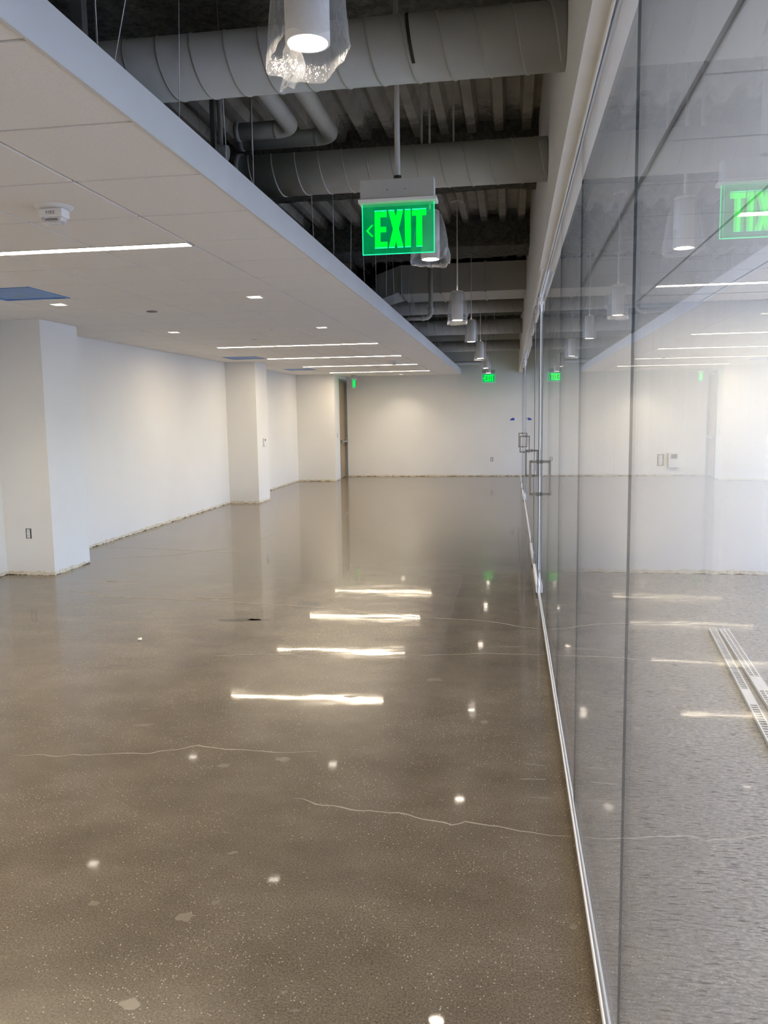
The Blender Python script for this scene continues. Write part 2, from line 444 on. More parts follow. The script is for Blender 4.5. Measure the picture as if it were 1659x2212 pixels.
# exterior wall with windows
we = MB().box(XW, XW + 0.2, Y0, Y1, 0, 0.25).box(XW, XW + 0.2, Y0, Y1, 2.55, ZD)
bays = [(Y0 + 0.2 + i * 1.98, Y0 + 0.2 + i * 1.98 + 1.8) for i in range(12)]
edges = [Y0] + [v for b in bays for v in b] + [Y1]
for i in range(0, len(edges), 2): we.box(XW, XW + 0.2, edges[i], edges[i + 1], 0.25, 2.55)
struct('wall_right', we, M['wall'], 'exterior wall with windows')
for i, (a, b) in enumerate(bays):
    w = struct('window_%d' % (i + 1), MB().box(XW + 0.07, XW + 0.08, a + 0.04, b - 0.04, 0.29, 2.51), M['winglass'], 'window pane in the exterior wall')
    fr = MB().box(XW + 0.05, XW + 0.1, a, a + 0.04, 0.25, 2.55).box(XW + 0.05, XW + 0.1, b - 0.04, b, 0.25, 2.55)
    fr.box(XW + 0.05, XW + 0.1, a + 0.04, b - 0.04, 0.25, 0.29).box(XW + 0.05, XW + 0.1, a + 0.04, b - 0.04, 2.51, 2.55)
    obj('window_frame', fr, M['alu'], w)
struct('ground_outside', MB().box(XW + 0.2, XW + 60, -50, 70, -1.2, -1.0), M['ground'], 'paved ground outside the windows')

# ---- metal deck with ribs
ceil = struct('ceiling', MB().box(XL, XW, Y0, Y1, ZD, ZD + 0.1), M['deck'], 'dark painted metal deck above the open ceiling')
RIB = 0.2
rib = MB().prism_y([(-0.032, -0.075), (0.032, -0.075), (0.055, 0), (-0.055, 0)], Y0, Y1)
rib_me = rib.mesh('deck_rib', M['deck'])
x = XB - 0.09
while x > XL + 0.1:
    inst('deck_rib', rib_me, (x, 0, ZD - 0.001), ceil); x -= RIB
# ---- sprayed beams
def sprayed_beam(y0, y1, z0, seed):
    per = [(y0, ZD)]
    n1, n2 = 8, 12
    per += [(y0, ZD - (ZD - z0) * (i / n1)) for i in range(1, n1)]
    per += [(y0 + (y1 - y0) * i / n2, z0) for i in range(n2 + 1)]
    per += [(y1, z0 + (ZD - z0) * (i / n1)) for i in range(1, n1 + 1)]
    m = MB(); nx = 130; xs = [XL + (XB - XL) * i / nx for i in range(nx + 1)]
    yc, zc = (y0 + y1) / 2, z0 + 0.15
    vs = []
    for xx in xs:
        for (yy, zz) in per:
            k = noise.noise(Vector((xx * 5, yy * 5, zz * 5 + seed))) * 0.035 + noise.noise(Vector((xx * 15, yy * 15, zz * 15 + seed))) * 0.018
            d = Vector((0, yy - yc, (zz - zc) * 0.8)).normalized() * k
            vs.append((xx, yy + d.y, min(zz + d.z, ZD) if zz < ZD else ZD))
    q = len(per)
    m.add(vs, [(i * q + j, i * q + j + 1, (i + 1) * q + j + 1, (i + 1) * q + j) for i in range(nx) for j in range(q - 1)], True)
    return m
for i, (a, b) in enumerate(((0.6, 1.3), (3.5, 4.2), (6.38, 7.05), (9.25, 9.95), (12.2, 12.85), (15.1, 15.75), (18.0, 18.65))):
    struct('ceiling_beam_%d' % (i + 1), sprayed_beam(a, b, 3.425, i * 3.7), M['spray'], 'steel beam coated in rough grey sprayed fireproofing')

# ---- suspended ceiling: grid, fascia, tiles
GX = [XF - 0.006, -1.832, -2.424, -3.016, -3.608, -4.20, -4.792, XL]
GY0, DY = 2.728, 0.6165
GY = [GY0 + DY * k for k in range(-9, 30)] + [Y1]
grid = struct('ceiling_grid', MB().box(XL, XF - 0.012, Y0, Y1, ZC + 0.012, ZC + 0.03), M['tbar'], 'suspended ceiling grid with white square tiles')
obj('fascia', MB().box(XF - 0.012, XF, Y0, Y1, ZC - 0.004, ZC + 0.14), M['fascia'], grid)
LIN_ROWS = {-9: 7, -5: 5, -1: 6, 3: 0, 14: 1, 18: 2, 22: 3, 26: 4}
DOWN = [(-2.128, 6), (-3.904, 6), (-2.128, 10), (-3.904, 10), (-2.72, 28)]
BLUE = [(-3.904, 5), (-4.496, 17), (-4.496, 23)]
LW = 0.092
G = 0.0072
tile_cache = {}
def tile_mesh(w, d, hole=None):
    key = (round(w, 3), round(d, 3), hole)
    if key not in tile_cache:
        m = MB()
        if hole:
            h2 = hole / 2; a, b = w / 2, d / 2
            m.box(-a, -h2, -b, b, 0, 0.011); m.box(h2, a, -b, b, 0, 0.011)
            m.box(-h2, h2, -b, -h2, 0, 0.011); m.box(-h2, h2, h2, b, 0, 0.011)
        else:
            m.bbox(-w / 2, w / 2, -d / 2, d / 2, 0, 0.011, 0.0025)
        tile_cache[key] = m.mesh('ceiling_tile', M['tile'])
    return tile_cache[key]
def near(a, b): return abs(a - b) < 0.05
for ci in range(len(GX) - 1):
    xa, xb = GX[ci + 1], GX[ci]; xc = (xa + xb) / 2
    for ri in range(len(GY) - 1):
        k = ri - 9
        ya, yb = GY[ri], GY[ri + 1]
        if ya < Y0: continue
        if any(near(xc, bx) and k == bk for bx, bk in BLUE): continue
        if k in LIN_ROWS and 1 <= ci <= 4: ya += LW + 0.012
        hole = 0.12 if any(near(xc, dx) and k == dk for dx, dk in DOWN) else None
        inst('ceiling_tile', tile_mesh(xb - xa - 2 * G, yb - ya - 2 * G, hole), (xc, (ya + yb) / 2, ZC), grid)

# ---- ceiling of the near room behind the glass
AX = [0.575, 1.165, 1.757, 2.349, 2.941, 3.533, XW]
AY = [2.75 + DY * k for k in range(-9, 9)] + [8.22]
agrid = struct('ceiling_glass_room', MB().box(0.42, XW, Y0, 8.22, ZA + 0.012, ZA + 0.04), M['tbar'], 'tiled ceiling of the room behind the glass')
obj('ceiling_border', MB().box(0.42, 0.552, Y0, 8.22, ZA - 0.011, ZA + 0.012), M['header'], agrid)
for ci in range(len(AX) - 1):
    for ri in range(len(AY) - 1):
        k = ri - 9
        xa, xb, ya, yb = AX[ci], AX[ci + 1], AY[ri], AY[ri + 1]
        if ya < Y0: continue
        if k in (-5, -1, 3, 7) and 1 <= ci <= 4: ya += LW + 0.012
        if k == 8 and ci >= 1: ya += 0.03
        inst('ceiling_tile', tile_mesh(xb - xa - 2 * G, yb - ya - 2 * G), ((xa + xb) / 2, (ya + yb) / 2, ZA), agrid)
obj('slot_diffuser', MB().box(1.18, 3.9, AY[17] + 0.004, AY[17] + 0.03, ZA + 0.004, ZA + 0.012), M['dmetal'], agrid)
struct('ceiling_middle_room', MB().box(0.42, XW, 8.36, 16.42, ZA, ZA + 0.04), M['tile'], 'ceiling of the middle room behind the glass')
struct('ceiling_far_room', MB().box(0.42, XW, 16.56, Y1, ZA, ZA + 0.04), M['tile'], 'ceiling of the far room behind the glass')

# ---- glass channel trims
bt = MB().box(0.2435, 0.2485, Y0, Y1, 0, 0.024).box(0.2615, 0.2665, Y0, Y1, 0, 0.024).box(0.2485, 0.2615, Y0, Y1, 0, 0.006)
struct('trim_1', bt, M['header'], 'white bottom channel holding the glass partition')
tt = MB().box(0.2435, 0.2485, Y0, Y1, 2.586, 2.604).box(0.2615, 0.2665, Y0, Y1, 2.586, 2.604)
struct('trim_2', tt, M['header'], 'white top channel of the glass partition')

# ================================================================ GLASS PARTITION
def pane(mb_args, name, label=None, cat=None, group=None, parent=None, rot=0.0):
    o = obj(name, MB().box(*mb_args), [M['glass'], M['gedge']], parent, lambda p: 0 if abs(p.normal.x) > 0.9 else 1)
    if label: tag(o, label, cat, group)
    o.rotation_euler[2] = rot
    return o
joints = [-2.95, -2.1, -0.8, 0.51, 1.817, 3.15, 4.39, 5.70, 7.16]
plabels = ['glass partition panel behind the camera', 'second glass partition panel behind the camera', 'glass partition panel beside the camera',
           'glass partition panel at the right edge of the picture', 'wide glass panel with the mirrored green exit sign, nearest in view',
           'second glass panel from the right edge, mirroring the pendant lamps', 'third glass panel from the right edge of the picture', 'fixed glass panel beside the nearest sliding door']
for i in range(len(joints) - 1):
    pane((XG - 0.003, XG + 0.003, joints[i] + 0.0015, joints[i + 1] - 0.0015, 0.007, 2.598), 'glass_panel',
         plabels[i], 'glass panel', 'fixed panels of the glass partition', rot=(0, 0, 0, 0, 0.0012, 0.0006, -0.0008, 0.0005)[i])
for (a, b, l) in ((9.42, 10.7, 'fixed glass panel just past the second sliding door'), (10.7, 12.0, 'second fixed glass panel past the second sliding door'),
                  (12.0, 13.3, 'third fixed glass panel past the second sliding door'), (13.3, 14.9, 'fixed glass panel just before the far pair of sliding doors'),
                  (17.75, 19.3, 'fixed glass panel past the far sliding doors'), (19.3, 20.95, 'last glass panel against the far wall')):
    pane((XG - 0.003, XG + 0.003, a + 0.0015, b - 0.0015, 0.007, 2.598), 'glass_panel', l, 'glass panel', 'fixed panels of the glass partition')
struct('trim_3', MB().box(0.2485, 0.2615, 8.21, 8.37, 0.006, 2.604), M['alu'], 'metal end post of the near dividing wall')
struct('trim_4', MB().box(0.2485, 0.2615, 16.41, 16.57, 0.006, 2.604), M['alu'], 'metal end post of the far dividing wall')

def sliding_door(y0, y1, yh, label):
    xd = 0.238
    t = thing('sliding_glass_door', (xd, (y0 + y1) / 2, 0), label, 'door', 'sliding glass doors in the partition')
    pane((xd - 0.003, xd + 0.003, y0, y1, 0.03, 2.50), 'pane', parent=t)
    obj('bottom_rail', MB().bbox(xd - 0.015, xd + 0.004, y0 + 0.002, y1 - 0.002, 0.026, 0.095, 0.003), M['header'], t)
    obj('top_rail', MB().bbox(xd - 0.015, xd + 0.004, y0 + 0.002, y1 - 0.002, 2.46, 2.53, 0.003), M['header'], t)
    for yy in (y0 + 0.13, y1 - 0.13):
        obj('hanger', MB().bbox(xd - 0.021, xd + 0.004, yy - 0.055, yy + 0.055, 2.515, 2.571, 0.003), M['alu'], t)
    zt, zb, so = 1.180, 0.872, 0.068
    for s in (-1, 1):
        hm = MB()
        x0, x1 = sorted((xd + s * 0.005, xd + s * so)); xo = xd + s * so
        hm.bbox(x0, x1, yh - 0.011, yh + 0.011, zt - 0.022, zt, 0.002)
        hm.bbox(x0, x1, yh - 0.011, yh + 0.011, zb, zb + 0.022, 0.002)
        hm.bbox(xo - 0.011, xo + 0.011, yh - 0.011, yh + 0.011, zb, zt, 0.002)
        hd = obj('handle', hm, M['chrome'], t)
        for z in (zt - 0.011, zb + 0.011):
            obj('washer', MB().tube([(xd + s * 0.005, yh, z), (xd + s * 0.010, yh, z)], 0.018, 16), M['dmetal'], hd)
    return t
sliding_door(7.115, 8.15, 7.25, 'nearest sliding glass door with the largest steel pull handle')
sliding_door(8.45, 9.50, 9.40, 'second sliding glass door from the camera with steel pull handle')
sliding_door(14.90, 16.20, 15.2, 'third sliding glass door from the camera, far down the partition')
sliding_door(16.65, 17.75, 17.55, 'farthest sliding glass door near the end wall')
for a, b, l in ((6.0, 10.6, 'aluminium sliding track above the near pair of glass doors'), (13.6, 18.9, 'aluminium sliding track above the far pair of glass doors')):
    tag(obj('door_track', MB().box(0.207, 0.213, a, b, 2.572, 2.604).box(0.236, 0.242, a, b, 2.572, 2.604).box(0.213, 0.236, a, b, 2.592, 2.604), M['header']), l, 'track', 'sliding door tracks')

# ================================================================ WOODEN DOOR
d1 = struct('door_1', MB().box(-4.33, -4.285, 20.12, 20.90, 0.01, 2.45), M['wood'], 'tall oak door with panic bar in grey frame')
fr = MB().box(-4.36, -4.225, 20.06, 20.115, 0, 2.51).box(-4.36, -4.225, 20.905, Y1, 0, 2.51).box(-4.36, -4.225, 20.115, 20.905, 2.455, 2.51)
obj('door_frame', fr, M['frame'], d1)
pb = obj('panic_bar', MB().bbox(-4.285, -4.20, 20.16, 20.27, 0.90, 0.99, 0.006).bbox(-4.235, -4.20, 20.27, 20.86, 0.915, 0.965, 0.006), M['chrome'], d1)
obj('panic_bar_end', MB().bbox(-4.285, -4.20, 20.80, 20.88, 0.89, 1.0, 0.006), M['chrome'], pb)
obj('door_bottom_gap', MB().box(-4.33, -4.285, 20.12, 20.90, 0.001, 0.0095), M['black'], d1)  # black strip painted as the shade in the gap below the leaf

# ================================================================ LIGHTS
def linear_light(x0, x1, y, z, label, group):
    t = thing('linear_light', ((x0 + x1) / 2, y + LW / 2, z), label, 'light', group)
    f = 0.006
    fm = MB().box(x0, x1, y, y + f, z - 0.003, z + 0.011).box(x0, x1, y + LW - f, y + LW, z - 0.003, z + 0.011)
    fm.box(x0, x0 + f, y + f, y + LW - f, z - 0.003, z + 0.011).box(x1 - f, x1, y + f, y + LW - f, z - 0.003, z + 0.011)
    obj('frame', fm, M['white'], t)
    obj('diffuser', MB().add([(x0 + f, y + f, z + 0.002), (x0 + f, y + LW - f, z + 0.002), (x1 - f, y + LW - f, z + 0.002), (x1 - f, y + f, z + 0.002)], [(0, 1, 2, 3)]), M['led'], t)
ll = ['long linear ceiling light nearest the camera, cut by the left edge', 'longest complete linear ceiling light, second from the camera', 'linear ceiling light third from the camera',
      'linear ceiling light fourth from the camera', 'farthest linear ceiling light, nearest the end wall',
      'linear ceiling light behind the camera', 'linear ceiling light just outside the picture, above the camera', 'last linear ceiling light by the wall behind the camera']  # these three are unseen, added for warm light near the camera
for k, i in LIN_ROWS.items():
    linear_light(-4.19, -1.842, GY0 + DY * k + 0.008, ZC, ll[i], 'linear lights in the suspended ceiling')
for k, l in ((-5, 'linear light of the glass room behind the camera'), (-1, 'linear light of the glass room beside the camera'), (3, 'linear light behind the glass beside the mirrored exit sign'), (7, 'linear light behind the glass next to the dark ceiling slot')):  # first two are unseen, added so the carpet bounces light upward
    linear_light(1.175, 3.52, AY[k + 9] + 0.008, ZA, l, 'linear lights in the glass room')
for y, l in ((11.4, 'linear light in the middle room behind the glass'), (14.0, 'farther linear light in the middle room behind the glass'), (18.8, 'linear light in the far room behind the glass')):
    linear_light(1.175, 3.52, y, ZA - 0.012, l, 'linear lights in the glass rooms beyond')

def downlight(xc, yc, label):
    t = thing('recessed_downlight', (xc, yc, ZC), label, 'light', 'recessed square downlights')
    a, b = 0.068, 0.056
    tr = MB()
    for (x0, x1, y0, y1) in ((-a, a, -a, -b), (-a, a, b, a), (-a, -b, -b, b), (b, a, -b, b)):
        tr.box(xc + x0, xc + x1, yc + y0, yc + y1, ZC - 0.003, ZC)
    obj('trim', tr, M['white'], t)
    sq = lambda r, z: [(xc - r, yc - r, z), (xc + r, yc - r, z), (xc + r, yc + r, z), (xc - r, yc + r, z)]
    obj('reflector', MB().add(sq(b, ZC - 0.002) + sq(0.045, ZC + 0.010), [(0, 1, 5, 4), (1, 2, 6, 5), (2, 3, 7, 6), (3, 0, 4, 7)]), M['white'], t)
    obj('lens', MB().add(sq(0.045, ZC + 0.010), [(3, 2, 1, 0)]), M['downl'], t)
    ld = bpy.data.lights.new('downlight_beam', 'AREA'); ld.shape = 'SQUARE'; ld.size = 0.085; ld.energy = DOWN_W
    ld.spread = math.radians(105); ld.color = (1.0, 0.88, 0.70)
    lo = bpy.data.objects.new('downlight_beam', ld); C.objects.link(lo); lo.parent = t; lo.location = (0, 0, 0.004)
dl = ['square downlight near the right, closest to the camera', 'square downlight beside the blue ceiling panel', 'square downlight before the long linear lights, right of two',
      'square downlight above the bright spot on the left wall', 'farthest small downlight above the end wall']
for (xc, k), l in zip(DOWN, dl): downlight(xc, GY0 + DY * (k + 0.5), l)

# ---- pendants in plastic bags
def pendant(xc, yc, zb, label):
    t = thing('pendant_light', (xc, yc, zb), label, 'light', 'white cylinder pendant lights')
    R_, HH = 0.058, 0.29
    hsg = obj('housing', MB().lathe([(R_ - 0.006, zb), (R_, zb), (R_, zb + HH - 0.006), (R_ - 0.006, zb + HH), (0.012, zb + HH)], xc, yc, 40).lathe([(R_ - 0.006, zb), (0.050, zb + 0.012)], xc, yc, 40), M['white'], t)
    obj('lens', MB().disc(xc, yc, zb + 0.012, 0.051, 32), M['pend'], hsg)
    obj('stem', MB().tube([(xc, yc, zb + HH - 0.002), (xc, yc, ZD - 0.03)], 0.0065, 10), M['white'], t)
    obj('canopy', MB().lathe([(0.05, ZD - 0.078), (0.06, ZD - 0.076), (0.06, ZD - 0.06), (0.0, ZD - 0.06)], xc, yc, 24), M['white'], t)
    return t
def bag(xc, yc, zb, seed, label, wide=0.085, drop=0.05, lift=0.0, square=0.5, tail=None, top=0.31):
    rnd = random.Random(seed); m = MB(); n = 56; rows = 34
    ph = rnd.random() * 6.28; vs = []
    for i in range(rows + 1):
        u = i / rows
        for j in range(n):
            a = 2 * math.pi * j / n
            low = zb - drop * (0.55 + 0.45 * math.cos(a - ph)) + lift + 0.012 * noise.noise(Vector((math.cos(a) * 3, math.sin(a) * 3, seed)))
            z = zb + top - (zb + top - low) * u
            base = 0.062 + (wide - 0.062) * (u ** 0.8)
            if u < 0.14: base = 0.014 + (0.064 - 0.014) * (u / 0.14) ** 0.6
            sq = 1 + square * 0.22 * abs(math.sin(2 * (a - ph * 0.3))) ** 3 * min(1, u * 1.6)
            wv = 1 + 0.08 * noise.noise(Vector((math.cos(a) * 4, math.sin(a) * 4, z * 9 + seed))) + 0.05 * noise.noise(Vector((math.cos(a) * 11, math.sin(a) * 11, z * 14 + seed)))
            r = max(base * sq * wv, 0.0625 if 0.16 < u and z > zb - 0.004 else 0.006)
            vs.append((xc + r * math.cos(a), yc + r * math.sin(a), z))
    m.add(vs, [(i * n + j, (i + 1) * n + j, (i + 1) * n + (j + 1) % n, i * n + (j + 1) % n) for i in range(rows) for j in range(n)], True)
    if tail:                                     # a loose flap hanging from the rim
        tx, tz0, tz1, tw = tail
        k = []
        for i in range(9):
            u = i / 8
            for j in range(7):
                v = j / 6 - 0.5
                k.append((xc + tx + v * tw * (1 - 0.25 * u) + 0.02 * u * math.sin(u * 4), yc - 0.055 + 0.02 * math.sin(v * 9 + u * 5) + 0.012 * noise.noise(Vector((u * 5, v * 7, seed))), zb + tz0 + (tz1 - tz0) * u + 0.012 * v))
        m.add(k, [(i * 7 + j, i * 7 + j + 1, (i + 1) * 7 + j + 1, (i + 1) * 7 + j) for i in range(8) for j in range(6)], True)
    o = obj('plastic_bag', m, M['bag'])
    return tag(o, label, 'bag', 'clear plastic bags over the pendants')
PD = [(-0.522, -0.9, 2.55), (-0.522, 2.17, 2.55), (-0.495, 5.15, 2.545), (-0.535, 8.35, 2.53), (-0.53, 11.15, 2.555), (-0.525, 14.35, 2.545), (-0.52, 17.3, 2.535), (-0.54, 19.9, 2.56)]  # first pendant is unseen, added for more warm light near the camera
pl = ['cylinder pendant light behind the camera', 'cylinder pendant light nearest the camera, cropped by the top edge', 'cylinder pendant light partly hidden behind the large exit sign', 'cylinder pendant light third from the camera',
      'cylinder pendant light fourth from the camera', 'cylinder pendant light fifth from the camera', 'cylinder pendant light sixth from the camera', 'farthest pendant light just above the small exit sign']
bl = ['plastic bag over the pendant light behind the camera', 'torn clear plastic bag over the nearest pendant light at the top edge', 'clear plastic bag sticking out behind the large exit sign', 'knotted clear plastic bag with a side flap over the third pendant',
      'tight plastic bag over the fourth pendant light', 'plastic bag over the fifth pendant light', 'flared plastic bag like a skirt over the sixth pendant', 'small plastic bag over the farthest pendant light']
bk = [dict(wide=0.08, drop=0.02), dict(wide=0.093, drop=0.06, square=1.0, tail=(-0.03, -0.03, -0.125, 0.055)), dict(wide=0.115, drop=0.03, square=1.0, tail=(0.075, 0.10, -0.01, 0.06)), dict(wide=0.098, drop=0.06, square=0.8, tail=(0.095, 0.2, 0.0, 0.055)),
      dict(wide=0.086, drop=-0.005, square=0.9), dict(wide=0.095, drop=0.035, square=0.8), dict(wide=0.115, drop=-0.01, square=0.8), dict(wide=0.075, drop=0.01)]
for i, (a, b, c) in enumerate(PD):
    pendant(a, b, c, pl[i]); bag(a, b, c, 11 + i * 5, bl[i], **bk[i])

# ================================================================ EXIT SIGNS
def exit_sign(xc, yc, zt, label, face_x=False, stem=True):
    """zt = top of the lit panel"""
    t = thing('exit_sign', (xc, yc, zt - 0.205), label, 'sign', 'green edge-lit exit signs')
    PW, PH, th = 0.305, 0.205, 0.006
    x0 = xc - PW / 2; zb = zt - PH
    parts = []
    def part(name, mb, mat, parent=t):
        o = obj(name, mb, mat, parent); parts.append(o); return o
    panel = part('acrylic_panel', MB().box(x0, x0 + PW, yc - th / 2, yc + th / 2, zb, zt), M['gpanel'])
    e = 0.0028
    part('glowing_edge', MB().box(x0 - e, x0, yc - th / 2, yc + th / 2, zb - e, zt).box(x0 + PW, x0 + PW + e, yc - th / 2, yc + th / 2, zb - e, zt).box(x0, x0 + PW, yc - th / 2, yc + th / 2, zb - e, zb), M['gline'])
    yl0, yl1 = yc - th / 2 - 0.0016, yc - th / 2
    lz1, lz0 = zt - 0.032, zt - 0.178
    def bars(name, polys):
        m = MB()
        for poly in polys: m.prism_y([(x0 + px, pz) for px, pz in poly], yl0, yl1)
        part(name, m, M['green'])
    R4 = lambda a, b, c, d: [(a, c), (b, c), (b, d), (a, d)]
    s = 0.022; hm = (lz0 + lz1) / 2
    bars('letter_e', [R4(.052, .052 + .024, lz0, lz1), R4(.076, .104, lz1 - s, lz1), R4(.076, .101, hm - s / 2, hm + s / 2), R4(.076, .106, lz0, lz0 + s)])
    bars('letter_x', [[(.112, lz0), (.136, lz0), (.1415 + .013, hm), (.1415 + .0325, lz1), (.1415 + .0085, lz1), (.1415 - .013, hm)] if False else [(.112, lz0), (.137, lz0), (.174, lz1), (.149, lz1)], [(.149, lz0), (.174, lz0), (.137, lz1), (.112, lz1)]])
    bars('letter_i', [R4(.182, .207, lz0, lz1)])
    bars('letter_t', [R4(.2305, .2555, lz0, lz1 - s), R4(.213, .273, lz1 - s, lz1)])
    za = zt - 0.108
    bars('arrow', [[(.014, za), (.037, za + .024), (.046, za + .024), (.024, za), (.046, za - .024), (.037, za - .024)][0:4], [(.014, za), (.024, za), (.046, za - .024), (.037, za - .024)]])
    for a, b in ((.052, .104), (.112, .137), (.149, .174), (.182, .207), (.213, .273)):
        part('bright_slot', MB().box(x0 + a, x0 + b, yl0 - 0.001, yl0, lz1 + 0.002, lz1 + 0.006), M['gline'], panel)  # glowing strips painted as highlights along the letter tops
    for a, b in ((.052, .106), (.112, .137), (.149, .174), (.182, .207), (.2305, .2555)):
        part('bright_slot', MB().box(x0 + a, x0 + b, yl0 - 0.001, yl0, lz0 - 0.005, lz0 - 0.001), M['gline'], panel)  # matching painted highlights along the letter bottoms
    part('ledge', MB().bbox(xc - 0.165, xc + 0.168, yc - 0.042, yc + 0.042, zt, zt + 0.014, 0.002), M['white'])
    hs = part('housing', MB().bbox(xc - 0.157, xc + 0.157, yc - 0.034, yc + 0.034, zt + 0.014, zt + 0.094, 0.003), M['duct'])
    for sx in (-0.04, 0.035):
        part('screw', MB().tube([(xc + sx, yc - 0.0355, zt + 0.05), (xc + sx, yc - 0.034, zt + 0.05)], 0.002, 8), M['black'], hs)
    if stem:
        part('stem', MB().tube([(xc, yc, zt + 0.094), (xc, yc, ZD - 0.074)], 0.0115, 14), M['duct'])
        part('stem_collar', MB().tube([(xc, yc, zt + 0.094), (xc, yc, zt + 0.112)], 0.0165, 14), M['dmetal'])
    if face_x:
        t.rotation_euler[2] = math.radians(face_x)
    return t
exit_sign(-0.478, 3.55, 2.487, 'large green exit sign hanging in front, arrow pointing left')
exit_sign(-0.545, 20.35, 2.565, 'small far exit sign under the last pendant lamp')
exit_sign(-3.845, 20.0, ZC - 0.108, 'green exit sign seen edge-on beside the wooden door', face_x=90, stem=False)

# ================================================================ CEILING DEVICES
def fire_strobe(xc, yc, label, text=True):
    t = thing('fire_strobe', (xc, yc, ZC - 0.07), label, 'alarm', 'ceiling fire alarm strobes')
    obj('base', MB().lathe([(0.0, ZC - 0.004), (0.085, ZC - 0.004), (0.088, ZC - 0.001), (0.088, ZC)], xc, yc, 40).lathe([(0.072, ZC - 0.012), (0.085, ZC - 0.004)], xc, yc, 40).disc(xc, yc, ZC - 0.012, 0.072, 40), M['plate'], t)
    obj('body', MB().bbox(xc - 0.058, xc + 0.058, yc - 0.036, yc + 0.036, ZC - 0.052, ZC - 0.012, 0.006), M['plate'], t)
    pts = [(-0.052, ZC - 0.052), (-0.045, ZC - 0.068), (-0.034, ZC - 0.076), (0.034, ZC - 0.076), (0.045, ZC - 0.068), (0.052, ZC - 0.052)]
    obj('lens', MB().prism_y([(xc + a, b) for a, b in pts], yc - 0.03, yc + 0.03), M['clearlens'], t)
    obj('lens_tube', MB().bbox(xc - 0.03, xc + 0.032, yc - 0.0315, yc - 0.0302, ZC - 0.068, ZC - 0.058, 0.0004), M['frame'], t)
    if text:
        cu = bpy.data.curves.new('lettering', 'FONT'); cu.body = 'FIRE'; cu.size = 0.021; cu.align_x = 'CENTER'; cu.space_character = 1.25; cu.extrude = 0.0004
        tmp = bpy.data.objects.new('tmp', cu); C.objects.link(tmp)
        dg = bpy.context.evaluated_depsgraph_get(); me = bpy.data.meshes.new_from_object(tmp.evaluated_get(dg)); bpy.data.objects.remove(tmp)
        me.name = 'lettering'; me.materials.clear(); me.materials.append(M['ink'])
        o = bpy.data.objects.new('lettering', me); C.objects.link(o); o.parent = t
        o.location = (0.0, -0.0366, 0.0305); o.rotation_euler = (math.radians(90), 0, 0)
fire_strobe(-2.14, 3.70, 'white ceiling fire strobe marked FIRE, near the left edge')
fire_strobe(-2.15, 15.15, 'small far ceiling fire strobe between two linear lights', True)
def cover(xc, yc, label, r=0.045, m='plate'):
    o = obj('sprinkler_cover', MB().lathe([(0.0, ZC - 0.009), (r - 0.004, ZC - 0.009), (r, ZC - 0.006), (r, ZC - 0.002), (r - 0.006, ZC)], xc, yc, 32), M[m])
    tag(o, label, 'sprinkler', 'round ceiling sprinkler covers')
cover(-3.335, 7.37, 'grey round sprinkler cover left of the nearest downlights', 0.05, 'frame')
cover(-3.29, 10.35, 'white round sprinkler cover before the long linear lights')
cover(-2.72, 9.2, 'tiny round ceiling sensor with a dark centre', 0.03)
cover(-2.75, 17.0, 'far round sprinkler cover between the last linear lights', 0.04)
obj('sensor_eye', MB().disc(-2.72, 9.2, ZC - 0.0095, 0.012, 16), M['black'], bpy.data.objects['sprinkler_cover.002'])

def blue_panel(xc, k, label):
    yc = GY0 + DY * (k + 0.5)
    t = thing('air_diffuser', (xc, yc, ZC), label, 'vent', 'ceiling air diffusers under blue film')
    a, b = 0.592 / 2 - G, DY / 2 - G
    fr = MB()
    for (x0, x1, y0, y1) in ((-a, a, -b, -b + 0.022), (-a, a, b - 0.022, b), (-a, -a + 0.022, -b + 0.022, b - 0.022), (a - 0.022, a, -b + 0.022, b - 0.022)):
        fr.box(xc + x0, xc + x1, yc + y0, yc + y1, ZC - 0.002, ZC + 0.011)
    obj('frame', fr, M['bluefilm'], t)
    m = MB(); n = 10; vs = []
    for i in range(n + 1):
        for j in range(n + 1):
            u, v = i / n, j / n
            vs.append((xc - a + 0.022 + (2 * a - 0.044) * u, yc - b + 0.022 + (2 * b - 0.044) * v, ZC + 0.004 - 0.010 * math.sin(math.pi * u) * math.sin(math.pi * v) + 0.003 * noise.noise(Vector((u * 5, v * 5, k)))))
    m.add(vs, [(i * (n + 1) + j, i * (n + 1) + j + 1, (i + 1) * (n + 1) + j + 1, (i + 1) * (n + 1) + j) for i in range(n) for j in range(n)], True)
    obj('protective_film', m, M['bluefilm'], t)
for (xc, k), l in zip(BLUE, ['large blue film covered ceiling diffuser at the left edge', 'blue film covered diffuser above the middle column', 'farthest blue film covered ceiling diffuser']): blue_panel(xc, k, l)

# ================================================================ WALL DEVICES
def outlet(c, axis, label, name='power_outlet', h=0.105):
    x, y, z = c; t = thing(name, c, label, name.split('_')[-1], None)
    def bx(u0, u1, w0, w1, d0, d1):
        if axis == 'y': return (x + u0, x + u1, y - d1, y - d0, z + w0, z + w1)
        return (x + d0, x + d1, y + u0, y + u1, z + w0, z + w1)
    obj('box_opening', MB().box(*bx(-.030, .030, -h / 2, h / 2, 0, .002)), M['black'], t)
    obj('device_strap', MB().box(*bx(-.019, .019, -h / 2 + .004, h / 2 - .004, .002, .004)), M['alu'], t)
    df = obj('device_face', MB().bbox(*bx(-.0165, .0165, -.034, .034, .004, .009), 0.0015), M['plate'], t)
    for dz in (-.018, .018):
        obj('slot', MB().box(*bx(-.006, -.003, dz - .005, dz + .005, .009, .0095)).box(*bx(.003, .006, dz - .005, dz + .005, .009, .0095)), M['dmetal'], df)
outlet((-4.912, 7.63, 0.435), 'y', 'uncovered power outlet low on the near column')
